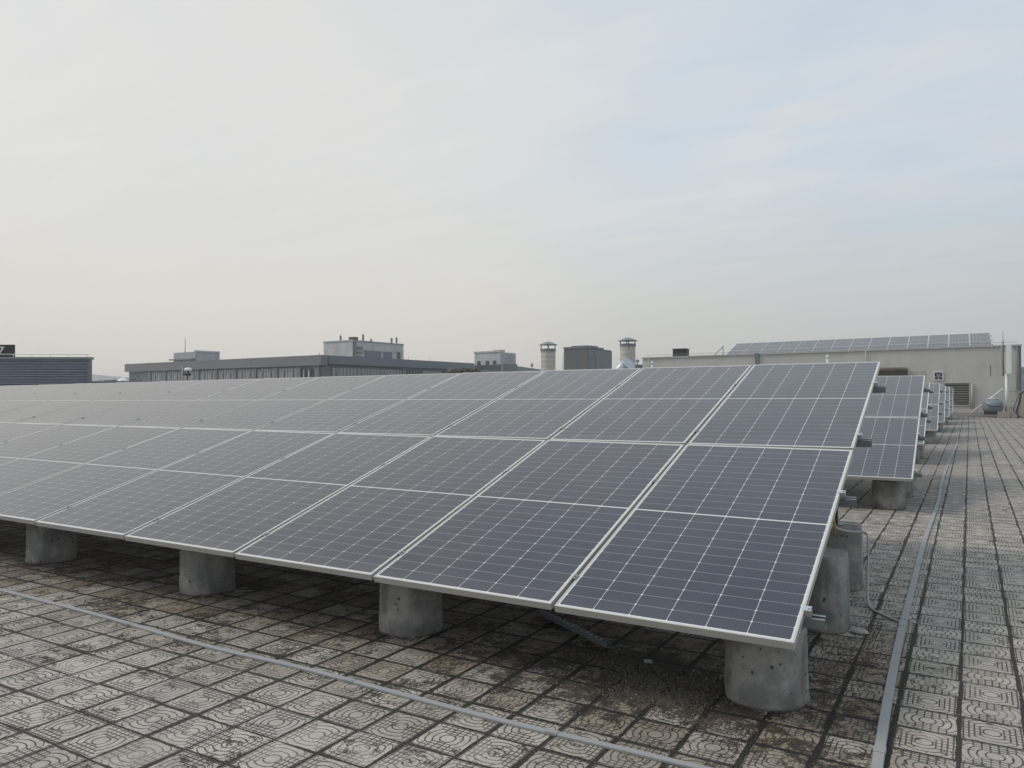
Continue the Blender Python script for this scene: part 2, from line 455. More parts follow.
def rail(arr, tier, off, L, label, group, ncol):
    root = empty('mounting_rail')
    m0 = arr.frame(.085, tier, off); m1 = arr.frame(-L, tier, off)
    p0, p1 = m0.translation, m1.translation
    yv = m0.col[1].to_3d(); xv = (p0 - p1); ln = xv.length; xv.normalize(); yv = (yv - xv*yv.dot(xv)).normalized(); zv = xv.cross(yv)
    mw = Matrix((xv, yv, zv)).transposed().to_4x4(); mw.translation = p0
    root.matrix_world = mw
    c = MB(); w_, h, th, top = .041, .050, .0028, -.0355
    c.box((-ln, -w_/2, top - h), (0, w_/2, top - h + th))
    c.box((-ln, -w_/2, top - h + th), (0, -w_/2 + th, top)); c.box((-ln, w_/2 - th, top - h + th), (0, w_/2, top))
    c.box((-ln, -w_/2 + th, top - th), (0, -w_/2 + th + .009, top)); c.box((-ln, w_/2 - th - .009, top - th), (0, w_/2 - th, top))
    c.build('channel', 'galv', root)
    e = MB(); e.box((-.0835, -.02, -.034), (-.057, .02, .0035), bev=.001); e.box((-.095, -.02, .0005), (-.0835, .02, .0035))
    e.lathe([(.007, 0), (.007, .006)], (-.068, 0, .0035), 6, smooth=False)
    e.build('end_clamp', 'bolt', root)
    for i in range(1, ncol):
        x = -.085 - i*(PW + GAP) + GAP/2
        q = MB(); q.box((x - .015, -.022, .0006), (x + .015, .022, .0030), bev=.0006); q.box((x - .006, -.018, -.034), (x + .006, .018, .0006))
        q.lathe([(.0065, 0), (.0065, .006)], (x, 0, .0030), 6, smooth=False)
        q.build('mid_clamp', 'galv', root)
    return tag(root, label, 'rail', group)

def pedestal_mesh(h, r0, r1, pw):
    b = MB(); rr = random.Random(3 + h)
    prof = [(r0*.985, 0), (r0, .015)]
    for k in range(1, 9):
        f = k/9; prof.append((r0 + (r1 - r0)*f + rr.uniform(-.0015, .0015), .015 + (h - .045)*f))
    prof += [(r1 - .001, h - .014), (r1 - .005, h - .004), (r1 - .012, h)]
    b.lathe(prof, (0, 0, 0), 40, True, pw)
    for v in b.bm.verts:
        if v.co.z < .02 and v.co.z >= 0: 
            a = math.atan2(v.co.y, v.co.x); s_ = 1 + .02*math.sin(3*a + 1) + .012*math.sin(7*a); v.co.x *= s_; v.co.y *= s_
    return b
ped_low = pedestal_mesh(.350, .192, .186, 2.15).build('concrete_pedestal', 'conc').data
ped_tall = pedestal_mesh(.455, .202, .192, 3.4).build('concrete_pedestal', 'conc').data
for me in (ped_low, ped_tall):
    for ob in [o for o in COL.objects if o.data == me]: bpy.data.objects.remove(ob)
def pedestal(me, x, y, label, group, rz=0.0, s=1.0):
    o = bpy.data.objects.new('concrete_pedestal', me); COL.objects.link(o); o.location = (x, y, 0.0); o.rotation_euler = (0, 0, rz); o.scale = (s, s, 1)
    return tag(o, label, 'pedestal', group)

def support(arr, x, label, group, peds):
    """sloping steel beam with the short posts that stand on the pedestals"""
    root = empty('support_frame', (arr.x0 + x, arr.y0, 0))
    def pt(tier, off, dn): 
        m = arr.frame(x, tier, off); return m.translation - m.col[2].to_3d()*dn
    loc = Vector((arr.x0 + x, arr.y0, 0))
    a, b = pt(0, .16, .108) - loc, pt(1, 1.8, .108) - loc
    d = (b - a); ln = d.length; d.normalize(); xv = Vector((1, 0, 0)); zv = xv.cross(d)
    m = Matrix((xv, d, zv)).transposed().to_4x4(); m.translation = a
    c = MB()
    for q in (((-.02, 0, -.02), (.02, ln, -.017)), ((-.02, 0, -.017), (-.017, ln, .021)), ((.017, 0, -.017), (.02, ln, .021))): c.box(q[0], q[1], mat=m)
    c.build('beam', 'galv', root)
    for (yy, top) in peds:
        f = (yy - a.y)/(b.y - a.y); zt = a.z + (b.z - a.z)*f - .022
        c = MB(); c.box((-.06, yy - .06, top), (.06, yy + .06, top + .008)); 
        if zt > top + .02:
            c.box((-.0205, yy - .0205, top + .008), (-.0175, yy + .0205, zt)); c.box((-.0175, yy + .0175, top + .008), (.0205, yy + .0205, zt)); c.box((.0175, yy - .0205, top + .008), (.0205, yy + .0175, zt))
        c.build('post', 'galv', root)
    return tag(root, label, 'support frame', group)

names = ['nearest', 'second', 'third', 'fourth', 'fifth', 'sixth', 'seventh']
def array_name(i): return 'the nearest solar array' if i == 0 else 'the %s array from the camera' % names[i]
def build_array(i, arr, ncols, nrail, ped_x):
    nm = array_name(i); short = 'nearest' if i == 0 else names[i]
    for tier in (0, 1):
        tn = 'lower' if tier == 0 else 'upper'
        for c in range(ncols[tier]):
            xc = -c*(PW + GAP) - PW/2
            pos = 'rightmost' if c == 0 else ORD[c] + ' from the right'
            make_panel(arr.frame(xc, tier), '%s tier panel of %s, %s' % (tn, nm, pos), 'solar panels of ' + nm)
        for off in (.28, 1.58):
            where = {(0, .28): 'lowest', (0, 1.58): 'second lowest', (1, .28): 'second highest', (1, 1.58): 'highest'}[(tier, off)]
            rail(arr, tier, off, nrail*(PW + GAP), '%s of the four galvanised rails that carry %s' % (where, nm), 'mounting rails of ' + nm, nrail)
    for j, px_ in enumerate(ped_x):
        pos = 'rightmost' if j == 0 else ORD[j] + ' from the right'
        pedestal(ped_low, arr.x0 + px_, arr.y0 + .40, 'round front pedestal of %s, %s' % (nm, pos), 'front pedestals of ' + nm, j*1.3 + i)
        pedestal(ped_tall, arr.x0 + px_ + .02, arr.y0 + 1.74, 'middle tall concrete pedestal of %s, %s' % (nm, pos), 'middle pedestals of ' + nm, j*.02)
        pedestal(ped_tall, arr.x0 + px_ - .01, arr.y0 + 2.86, 'rear tall concrete pedestal of %s, %s' % (nm, pos), 'rear pedestals of ' + nm, .03 + j*.02)
        support(arr, px_, 'sloping steel beam and posts under %s, %s' % (nm, pos), 'support frames of ' + nm, [(.40, .350), (1.74, .455), (2.86, .455)])

A1 = Array(0, 0, ZO, .3019, .2931, (-.0061, .0034, .0115))
build_array(0, A1, (10, 15), 15, (-.20, -2.325, -4.205, -6.225))
rows = [(.145, 6.93, ZO + .02, 3), (.042, 13.86, ZO + .03, 2), (.15, 20.8, ZO + .0, 2), (.235, 27.7, ZO - .02, 2), (.34, 34.65, ZO - .03, 2), (.455, 41.6, ZO - .03, 2)]
for i, (x0, y0, z0, nc) in enumerate(rows):
    tt = .297 if i != 1 else .285
    build_array(i + 1, Array(x0, y0, z0, tt, tt - .012), (nc, nc), nc, (-.285, -1.95))

# ------------------------------------------------------------------ things on the paving
def smooth_path(pts, n=6):
    P = [Vector((p[0], p[1], p[2] if len(p) > 2 else 0)) for p in pts]; out = []
    for i in range(len(P) - 1):
        a, b, c, d = P[max(i-1, 0)], P[i], P[i+1], P[min(i+2, len(P)-1)]
        for k in range(n):
            t_ = k/n; out.append(.5*((2*b) + (-a + c)*t_ + (2*a - 5*b + 4*c - d)*t_**2 + (-a + 3*b - 3*c + d)*t_**3))
    out.append(P[-1]); return out
tr = empty('cable_trunking', (.30, 1.6, 0))
rp = [(.37, -1.6), (.345, -.8), (.326, -.11), (.311, .64), (.303, 1.65), (.31, 2.97), (.325, 5.18), (.385, 8.2), (.395, 11.1), (.47, 15.4), (.62, 22.0), (.60, 28.), (.66, 34.), (.80, 42.06)]
mvt = Matrix.Translation((-.30, -1.6, 0))
b = MB(); b.strip(smooth_path(rp), .042, 0.0015, .018); bmesh.ops.transform(b.bm, matrix=mvt, verts=b.bm.verts[:]); b.build('cover', 'plasticgrey', tr)
for yy, xx in ((1.93, .3035), (2.08, .304), (6.2, .343), (3.9, .3155), (.02, .3235), (9.8, .391), (13.0, .43)):
    b = MB(); b.box((xx - .30 - .023, yy - 1.6 - .03, .002), (xx - .30 + .023, yy - 1.6 + .03, .0205), bev=.002); b.build('joint_sleeve', 'plasticgrey', tr)
tag(tr, 'long grey flat cable trunking running away along the right of the arrays', 'cable trunking')
tl = empty('cable_trunking', (-3, -.45, 0))
lp = [(-9.5, -.22), (-7.5, -.33), (-5.51, -.385), (-4.24, -.41), (-3.17, -.465), (-2.41, -.45), (-1.73, -.47), (-1.16, -.485), (-.68, -.475), (-.31, -.47), (.29, -.46)]
b = MB(); b.strip(smooth_path(lp), .032, .0015, .013); bmesh.ops.transform(b.bm, matrix=Matrix.Translation((3, .45, 0)), verts=b.bm.verts[:]); b.build('cover', 'plasticgrey', tl)
for xx, yy in ((-3.9, -.43), (-2.05, -.461), (-.9, -.481)):
    b = MB(); b.box((xx + 3 - .03, yy + .45 - .0175, .002), (xx + 3 + .03, yy + .45 + .0175, .0150), bev=.002); b.build('joint_sleeve', 'plasticgrey', tl)
tag(tl, 'thin grey flat cable trunking crossing the paving in front of the nearest array', 'cable trunking')

c = MB(); c.tube(smooth_path([(-.20, 2.35, .56), (-.13, 2.4, .50), (-.05, 2.55, .46), (.03, 2.62, .45), (.055, 2.55, .40), (.06, 2.45, .2), (.065, 2.38, .05), (.10, 2.25, .012), (.2, 2.10, .01), (.29, 2.0, .012)]), .008)
tag(c.build('cable', 'cable'), 'thin pale cable bending down past the rear pedestal to the long trunking', 'cable')
c = MB(); c.tube(smooth_path([(-.12, 2.15, .62), (-.115, 2.16, .56), (-.12, 2.2, .50), (-.15, 2.3, .47)]), .006)
tag(c.build('cable', 'yellow'), 'short yellow cable hanging under the right edge of the nearest array', 'cable')

# loose perforated channel lying under the front edge
ch = MB(); a0 = Vector((-1.76, 1.05, .02)); a1 = Vector((-1.12, .66, .02)); d = (a1 - a0); ln = d.length; d.normalize()
m = Matrix((d, Vector((-d.y, d.x, 0)), Vector((0, 0, 1)))).transposed().to_4x4(); m.translation = a0
ch.box((0, -.0155, -.018), (ln, .0155, -.015), mat=m); ch.box((0, -.0155, -.015), (ln, -.0127, .012), mat=m); ch.box((0, .0127, -.015), (ln, .0155, .012), mat=m)
for k in range(int(ln/.05)):
    ch.box((.012 + k*.05, -.0127, .0085), (.036 + k*.05, .0127, .0108), mat=m)
tag(ch.build('steel_channel', 'galv'), 'loose perforated steel channel lying on the paving under the nearest array', 'metal channel')

# litter: soil, grit and dead leaves nobody could count
def litter(name, mat, label, n, smin, smax, spots, seed, flat=.5):
    rg = random.Random(seed); b = MB()
    for _ in range(n):
        cx, cy, rx, ry = rg.choice(spots)
        x, y = rg.gauss(cx, rx), rg.gauss(cy, ry); s = rg.uniform(smin, smax)*(1.3 if rg.random() < .08 else 1)
        a = rg.uniform(0, 6.3); ca, sa = math.cos(a), math.sin(a); pts = []
        k = rg.choice((4, 5, 6)); top = []; bot = []
        for j in range(k):
            q = 2*math.pi*j/k; r_ = s*rg.uniform(.6, 1.1); bot.append(b.bm.verts.new((x + r_*math.cos(q + a), y + .7*r_*math.sin(q + a), .0008)))
            r_ *= .6; top.append(b.bm.verts.new((x + r_*math.cos(q + a), y + .7*r_*math.sin(q + a), s*flat*rg.uniform(.7, 1.4) + .001)))
        b.bm.faces.new(top)
        for j in range(k): b.bm.faces.new((bot[j], bot[(j+1) % k], top[(j+1) % k], top[j]))
    return tag(b.build(name, mat), label, kind='stuff')
S1 = [(-.80, .30, .10, .07), (-.58, .22, .09, .06), (-.50, .42, .10, .06), (-.95, .50, .12, .05), (-.68, .10, .10, .04)]
litter('soil_litter', 'gravel', 'dark soil crumbs and leaf litter heaped beside the nearest pedestal', 2600, .003, .009, S1, 1, .7)
litter('grit', 'stone', 'pale grit scattered over the soil beside the nearest pedestal', 600, .002, .005, S1, 2, .7)
S2 = [(.25, 1.0, .06, 1.5), (.16, 1.75, .05, .15), (.12, 1.2, .05, .10), (.02, .75, .08, .05), (-.35, -.05, .12, .04), (.02, 1.2, .25, .5), (-.3, .05, .4, .12), (-3.0, -.30, 2.2, .08), (-2, .1, 1.8, .25), (-4.5, .2, 1.5, .3), (-5.2, .05, 1., .1)]
litter('soil_litter', 'gravel', 'thin dark litter along the trunking and the paving joints', 3600, .002, .006, S2, 3, .6)
litter('grit', 'stone', 'pale grit strewn thinly over the paving in front', 2600, .0015, .0042, [(-2.5, -.6, 2.2, .6), (.4, .3, .6, 1.6), (-1, -.2, 1., .4)], 4, .6)
litter('dry_leaves', 'leaf', 'small dry leaves scattered in the joints', 420, .006, .013, S2 + S1, 5, .25)
for i_, (x_, y_, s_) in enumerate(((.13, .02, 1), )):
    pass
st = MB(); st.box((0, 0, 0), (.045, .026, .014), bev=.004); o = st.build('stone_chip', 'coping'); o.location = (-.86, .52, .004); o.rotation_euler = (.1, 0, .3)
tag(o, 'pale flat stone chip lying on the litter beside the nearest pedestal', 'stone')
st = MB(); st.lathe([(.02, 0), (.036, .012), (.03, .028), (.012, .036)], n=9, smooth=False); o = st.build('stone_chip', 'concplain'); o.location = (.085, 1.66, .001); o.scale = (1.5, 1, .8)
tag(o, 'rounded stone lying at the foot of the tall pedestal nearest the trunking', 'stone')

# ------------------------------------------------------------------ block wall building at the end of the roof
WY = 49.0; WX0, WX1 = -18.840, 3.788; WT0, WT1 = 3.410 + ZO, 3.650 + ZO
wb = empty('rooftop_building', (-8, WY, 0))
def wz(x): return WT0 + (WT1 - WT0)*(x - WX0)/(WX1 - WX0)
def wpart(name, mb, mat, parent=None):
    bmesh.ops.transform(mb.bm, matrix=Matrix.Translation((8, -WY, 0)), verts=mb.bm.verts[:]); return mb.build(name, mat, parent or wb)
def slope_box(x0, x1, y0, y1, f0, f1):     # box whose top/bottom follow functions of x
    b = MB(); v = [b.bm.verts.new((x, y, f(x))) for x in (x0, x1) for y in (y0, y1) for f in (f0, f1)]
    for f in ((0,1,3,2), (4,6,7,5), (0,4,5,1), (2,3,7,6), (0,2,6,4), (1,5,7,3)): b.bm.faces.new([v[i] for i in f])
    return b
# opening for a recess under a canopy, then the wall around it
pA = plan(878, 1); 
def wx(px):                                 # x on the wall plane for an image bearing
    d = FW + RT*((px - 512)/FPX); return CAM.x + d.x*(WY - CAM.y)/d.y
def wzz(px, py):
    d = FW + RT*((px - 512)/FPX); D = (WY - CAM.y)/d.y; return hgt(py, D)
RX0, RX1 = wx(868), wx(908); RZ0, RZ1 = .05, wzz(900, 370.5)
LX0, LX1 = wx(944.5), wx(969); LZ0, LZ1 = wzz(957, 405), wzz(957, 383.5)
FX0, FX1, FZ0, FZ1 = wx(934.6), wx(942.4), wzz(938, 379.6), wzz(938, 372.6)
xs = [WX0, RX0, RX1, FX0, FX1, LX0, LX1, WX1]
holes = {1: (RZ0, RZ1), 3: (FZ0, FZ1), 5: (LZ0, LZ1)}
wl = MB()
for k in range(7):
    a, b2 = xs[k], xs[k+1]
    if k in holes:
        h0, h1 = holes[k]
        for f0, f1 in ((lambda x: -.4, lambda x, h=h0: h), (lambda x, h=h1: h, wz)):
            q = slope_box(a, b2, WY, WY + .24, f0, f1); me = bpy.data.meshes.new('tmp'); q.bm.to_mesh(me); q.bm.free(); wl.bm.from_mesh(me); bpy.data.meshes.remove(me)
    else:
        q = slope_box(a, b2, WY, WY + .24, lambda x: -.4, wz); me = bpy.data.meshes.new('tmp'); q.bm.to_mesh(me); q.bm.free(); wl.bm.from_mesh(me); bpy.data.meshes.remove(me)
wl.box((WX0, WY + .24, -.4), (WX0 + .24, WY + 16, WT0)); wl.box((WX1 - .24, WY + .24, -.4), (WX1, WY + 16, WT1))
wpart('wall', wl, 'wall')
wpart('coping', slope_box(WX0 - .05, WX1 + .05, WY - .08, WY + .34, wz, lambda x: wz(x) + .09), 'coping')
wpart('roof', slope_box(WX0 + .25, WX1 - .25, WY + .34, WY + 15.9, lambda x: wz(x) - .5, lambda x: wz(x) - .35), 'concplain')
wpart('recess_back', MB().box((RX0 - .2, WY + 1.6, 0), (RX1 + .2, WY + 1.7, RZ1 + .2)), 'beige')
wpart('canopy', MB().box((RX0 - .1, WY - .75, RZ1 + .02), (RX1 - .02, WY - .003, RZ1 + .16), bev=.01), 'soffit')
wpart('interior_shade', MB().box((FX0 - .5, WY + 1.2, 0), (LX1 + .5, WY + 1.3, 3.2)), 'black')  # black sheet painting the dark interior behind fan and louvre
# louvre
lo = wpart('louvre_frame', MB().box((LX0 - .06, WY - .05, LZ1), (LX1 + .06, WY + .1, LZ1 + .07)).box((LX0 - .06, WY - .05, LZ0 - .07), (LX1 + .06, WY + .1, LZ0)).box((LX1, WY - .05, LZ0), (LX1 + .06, WY + .1, LZ1)).box((LX0 - .06, WY - .05, LZ0), (LX0, WY + .1, LZ1)), 'coping')
sl = MB(); n = 9
for k in range(n):
    z_ = LZ0 + (k + .5)*(LZ1 - LZ0)/n
    mt = Matrix.Translation((0, WY + .06, z_)) @ Matrix.Rotation(R(-38), 4, 'X'); sl.box((LX0, -.055, -.006), (LX1, .055, .006), mat=mt)
wpart('slats', sl, 'coping', lo)
# fan in a white frame
fr = wpart('fan_frame', MB().box((FX0 - .05, WY - .06, FZ1), (FX1 + .05, WY + .12, FZ1 + .05)).box((FX0 - .05, WY - .06, FZ0 - .05), (FX1 + .05, WY + .12, FZ0)).box((FX0 - .05, WY - .06, FZ0), (FX0, WY + .12, FZ1)).box((FX1, WY - .06, FZ0), (FX1 + .05, WY + .12, FZ1)), 'white')
fb = MB(); cxf, czf = (FX0 + FX1)/2, (FZ0 + FZ1)/2
for k in range(5):
    mt = Matrix.Translation((cxf, WY + .05, czf)) @ Matrix.Rotation(R(72*k + 20), 4, 'Y') @ Matrix.Translation((.13, 0, 0)) @ Matrix.Rotation(R(35), 4, 'X')
    fb.box((-.07, -.004, -.055), (.08, .004, .055), mat=mt)
fb.box((cxf - .05, WY + .0, czf - .05), (cxf + .05, WY + .06, czf + .05), bev=.015)
wpart('fan_blades', fb, 'sheet', fr)
wpart('plaster_patch', MB().box((RX1 + .1, WY - .012, .2), (wx(926), WY - .002, RZ1 - .05)), 'coping')
for i_, (pa, pb, kind) in enumerate(((755.5, 759.5, 'rib'), )):
    wpart('pilaster', slope_box(wx(755.5), wx(759.5), WY - .12, WY - .003, lambda x: 0, lambda x: wz(x) + .1), 'mullion')
for pxx, z0_, r_ in ((866, 1.2, .035), (649.5, 0, .03)):
    wpart('downpipe', MB().tube([(wx(pxx), WY - .07, z0_), (wx(pxx), WY - .07, wz(wx(pxx)) + .05)], r_), 'coping')
wpart('downpipe', MB().tube([(wx(1017.4), WY - .08, .1), (wx(1017.4), WY - .08, wz(wx(1017.4)) + .05)], .045), 'mullion')
wpart('downpipe', MB().tube([(wx(972), WY - .07, wzz(972, 409)), (wx(972), WY - .07, wzz(972, 384))], .06), 'coping')
wpart('ledge', MB().box((wx(905), WY - .35, 0.0), (wx(1004), WY - .003, .22), bev=.02), 'concplain')
wpart('corner_strip', MB().box((WX1 - .09, WY - .03, 0), (WX1 + .02, WY - .002, WT1 - .02)), 'fascia')
wpart('crack_patch', MB().box((wx(990), WY - .012, wzz(990, 376)), (wx(990.8), WY - .002, wzz(990, 365))), 'mullion')
tag(wb, 'low grey block wall building closing the far end of the roof, with fan and louvre', 'building')

# wire along the coping on little posts
hw = MB(); 
for k in range(12):
    x_ = WX0 + .5 + k*1.93; hw.tube([(x_, WY + .1, wz(x_) + .09), (x_, WY + .1, wz(x_) + .24)], .012, 5)
hw.tube([(WX0 + .3, WY + .1, wz(WX0) + .24), (WX1 - .1, WY + .1, wz(WX1) + .24)], .010, 5)
tag(hw.build('lightning_conductor', 'galv'), 'thin metal lightning wire on short posts along the grey block wall', 'wire')

# solar array on that building's roof
dR = FW + RT*((990 - 512)/FPX); ty = WY + 6.2; D_ = (ty - CAM.y)/dR.y; topz = hgt(333, D_); xr = CAM.x + dR.x*D_
arr8 = Array(xr, ty - 4.4, topz - 1.30, .29, .29, (.012, .012, .012))
nc8 = 14
for tier in (0, 1):
    for c_ in range(nc8):
        pos = 'rightmost' if c_ == 0 else ORD[c_] + ' from the right'
        make_panel(arr8.frame(-c_*(PW + GAP) - PW/2, tier), 'distant panel above the block wall, %s tier, %s' % ('lower' if tier == 0 else 'upper', pos), 'solar panels on the roof of the block wall building')
for j in range(4):
    q = MB(); x_ = -.3 - j*5.6
    p0 = arr8.edge(x_, 0); p2 = arr8.edge(x_, 2)
    q.tube([p0 + Vector((0, .3, -.05)), p2 + Vector((0, -.2, -.15))], .04, 6); q.tube([(p0.x, p0.y + .4, 3.2), (p0.x, p0.y + .4, p0.z + .05)], .04, 6); q.tube([(p2.x, p2.y - .4, 3.2), (p2.x, p2.y - .4, p2.z - .25)], .04, 6)
    tag(q.build('support_frame', 'galv'), 'steel frame under the panels on the block wall building roof, %s from the right' % ORD[j], 'support frame', 'support frames on the roof of the block wall building')
for tier, off in ((0, .3), (0, 1.6), (1, .3), (1, 1.6)):
    m = arr8.frame(.09, tier, off); m1 = arr8.frame(-nc8*1.154, tier, off); q = MB(); q.box((-nc8*1.154, -.02, -.085), (.0, .02, -.036), mat=m)
    tag(q.build('mounting_rail', 'galv'), '%s rail under the panels on the block wall building roof' % {(0, .3): 'lowest', (0, 1.6): 'second lowest', (1, .3): 'second highest', (1, 1.6): 'highest'}[(tier, off)], 'rail', 'mounting rails on the roof of the block wall building')

# black box on the wall building
D_ = (WY + 1.5 - CAM.y)/(FW + RT*((681 - 512)/FPX)).y; p = plan(681, D_)
bx = MB(); bx.box((p.x - .5, p.y - .35, 3.3), (p.x + .5, p.y + .35, hgt(349.5, D_)), bev=.03); bx.box((p.x - .53, p.y - .38, hgt(349.5, D_)), (p.x + .53, p.y + .38, hgt(349.5, D_) + .05)); bx.box((p.x - .3, p.y - .36, 3.4), (p.x + .3, p.y - .352, hgt(351, D_)))
tag(bx.build('equipment_cabinet', 'black'), 'small black cabinet standing on the left part of the block wall building', 'cabinet')
for pxx, pyy, lab in ((652, 364, 'left'), (827.5, 358, 'right')):
    D_ = (WY - 1.5 - CAM.y)/(FW + RT*((pxx - 512)/FPX)).y; p = plan(pxx, D_)
    q = MB(); zt = hgt(pyy, D_); q.tube([(p.x, p.y, 0), (p.x, p.y, zt)], .055, 10); q.lathe([(.09, 0), (.09, .12), (.03, .18)], (p.x, p.y, zt), 10)
    tag(q.build('vent_pipe', 'white'), 'short white capped vent pipe before the block wall, the %s one of two' % lab, 'vent pipe', 'white vent pipes before the block wall')

# ------------------------------------------------------------------ things by the foot of the wall, right side
def wy_D(px, y): return (y - CAM.y)/(FW + RT*((px - 512)/FPX)).y
yT = WY - 1.2
D_ = wy_D(992.5, yT); p = plan(992.5, D_)
tk = empty('water_tank', (p.x, p.y, 0))
b = MB(); b.lathe([(.10, .30), (.40, .31), (.48, .38), (.525, .52), (.53, .68), (.50, .82), (.42, .93), (.28, 1.0), (.22, 1.03), (.10, 1.05)], n=28); b.build('tank_body', 'tank', tk)
b = MB(); b.lathe([(.27, 1.0), (.27, 1.06), (.2, 1.10)], n=20); b.build('lid', 'sheet', tk)
b = MB(); b.box((-.42, -.3, .16), (.42, .3, .35), bev=.01); b.build('base', 'darkmetal', tk)
b = MB(); b.tube(smooth_path([(-.40, -.28, .82), (-.2, -.49, .66), (.2, -.50, .60), (.42, -.30, .66)]), .025, 8); b.build('hose', 'darkmetal', tk)
tag(tk, 'round grey blue tank with a pale lid on a black base by the far wall', 'tank')
q = MB(); a = wx(975); q.tube([(wx(971), yT + .3, .25), (wx(1002.5), yT + .3, wzz(1002.5, 388.5))], .035, 8)
tag(q.build('brace_pole', 'white'), 'thin pale pole leaning diagonally behind the grey blue tank', 'pole')

yA = WY - .9; D_ = wy_D(1006.3, yA); p = plan(1006.3, D_)
an = empty('cell_antenna', (p.x, p.y, 0))
b = MB(); b.tube([(0, 0, 0), (0, 0, hgt(374, D_))], .065, 12); b.build('pole', 'white', an)
b = MB(); b.box((-.02, -.16, hgt(374.5, D_)), (.26, -.02, hgt(345.5, D_)), bev=.03); b.build('antenna_panel', 'white', an)
b = MB(); b.box((-.26, -.08, hgt(375.5, D_)), (-.17, .04, hgt(346.5, D_)), bev=.02); b.build('antenna_panel', 'coping', an)
b = MB(); b.tube([(-.14, .05, hgt(376, D_)), (-.14, .05, hgt(341, D_))], .04, 8); b.tube([(-.14, .05, hgt(341, D_)), (-.14, .05, hgt(331, D_))], .014, 6); b.build('mast', 'galv', an)
for pyy in (346, 351, 372): 
    b = MB(); b.box((-.2, -.05, hgt(pyy, D_) - .03), (.2, .08, hgt(pyy, D_) + .03)); b.build('bracket', 'galv', an)
tag(an, 'white panel antenna on a white pole at the right end of the block wall', 'antenna')

q = MB(); D_ = wy_D(1012, WY - 1.6); p = plan(1009, D_); q.box((p.x - .55, p.y - .3, 0), (p.x + .45, p.y + .3, .33), bev=.02)
tag(q.build('concrete_block', 'concplain'), 'low pale concrete block at the foot of the white antenna pole', 'block')
yU = WY - 2.6; D_ = wy_D(1014, yU); p = plan(1014, D_)
un = empty('control_box', (p.x, p.y, 0)); zc = hgt(402, D_)
b = MB(); b.box((-.22, -.12, zc - .3), (.22, .12, zc + .32), bev=.015); b.build('casing', 'coping', un)
b = MB(); b.tube([(-.15, 0, 0), (-.15, 0, zc - .3)], .025, 6); b.tube([(.15, 0, 0), (.15, 0, zc - .3)], .025, 6); b.build('stand', 'galv', un)
tag(un, 'pale control box on a stand at the far right corner of the roof', 'control box')
cb = MB(); rg = random.Random(11)
D_ = wy_D(1019, yU - .4); p = plan(1019, D_); zz_ = hgt(392, D_)
for k in range(4):
    ox = rg.uniform(-.18, .18)
    cb.tube(smooth_path([(p.x + .35 + ox*.3, p.y, zz_ + rg.uniform(-.05, .1)), (p.x + .1 + ox*.5, p.y + rg.uniform(-.1, .1), zz_ - .1), (p.x + ox, p.y + rg.uniform(-.1, .1), .85), (p.x - .1 + ox, p.y, .4), (p.x + -ox*1.2, p.y - .1, .03)]), .022, 6)
tag(cb.build('cable_bundle', 'darkmetal'), 'tangle of dark cables hanging down in the far right corner', 'cables')
q = MB(); zz2 = hgt(391.5, wy_D(1010, yU)); q.tube([(wx(1007.5), WY - 1.8, zz2), (wx(1030), WY - 1.8, zz2)], .025, 6); q.tube([(wx(1008), WY - 1.8, .0), (wx(1008), WY - 1.8, zz2)], .025, 6)
tag(q.build('handrail', 'galv'), 'thin metal rail above the cables at the far right corner', 'rail')
# beige wall piece and house behind at the right margin
a = plan(1016.5, wy_D(1016.5, WY - .6))
q = MB(); q.box((a.x, a.y, -.4), (a.x + 6, a.y + .22, hgt(393, wy_D(1018, WY - .6))), bev=.01)
q.box((a.x - .03, a.y - .03, hgt(393, wy_D(1018, WY - .6))), (a.x + 6.0, a.y + .25, hgt(393, wy_D(1018, WY - .6)) + .06))
tag(q.build('parapet_wall', 'beige'), 'beige parapet wall at the right end of the far wall', 'wall')
D_ = 95.; p = plan(1017, D_); nb = empty('distant_building', (p.x, p.y, GZ), YAW)
b = MB(); b.box((0, 0, 0), (16, 12, hgt(370, D_) - GZ)); b.build('wall', 'render_c', nb)
b = MB(); b.box((-.2, -.2, hgt(370, D_) - GZ), (16.2, 12.2, hgt(370, D_) - GZ + .35)); b.build('roof', 'coping', nb)
b = MB(); b.box((1.0, -.08, hgt(391, D_) - GZ), (9, .02, hgt(382, D_) - GZ)); b.build('window', 'glassdark', nb)
tag(nb, 'distant grey building with a dark blue window band at the right margin', 'building')

# ------------------------------------------------------------------ chimneys and duct behind the nearest array
def stack(px, D, rr, py_body, py_cap, label, pw, lean=0):
    p = plan(px, D); root = empty('vent_stack', (p.x, p.y, 0))
    zb = hgt(py_body, D); zc = hgt(py_cap, D)
    prof = []; z_ = 0.; k = 0
    while z_ < zb - .02:
        prof += [(rr, z_), (rr, min(z_ + .19, zb)), (rr + .003, min(z_ + .2, zb)), (rr + .003, min(z_ + .215, zb))]; z_ += .225
    b = MB(); b.lathe(prof, n=28, cap=True); b.build('pipe', 'steelband', root)
    b = MB(); b.lathe([(rr*1.05, zb - .10), (rr*1.05, zb + .02)], n=28, cap=False); b.lathe([(rr*1.08, zb - .03), (rr*1.08, zb + .03)], n=28); b.build('collar', 'galv', root)
    b = MB()
    for k in range(4):
        a = k*math.pi/2 + .5; b.tube([(rr*.95*math.cos(a), rr*.95*math.sin(a), zb - .2), (rr*.95*math.cos(a), rr*.95*math.sin(a), zc - .16)], .022, 6)
    b.build('strut', 'darkmetal', root)
    b = MB(); b.lathe([(rr*1.30, zc - .165), (rr*1.28, zc - .15), (rr*.5, zc - .04), (.03, zc)], n=28); b.build('rain_cap', 'galv', root)
    return tag(root, label, 'vent stack', 'capped steel vent stacks behind the nearest array')
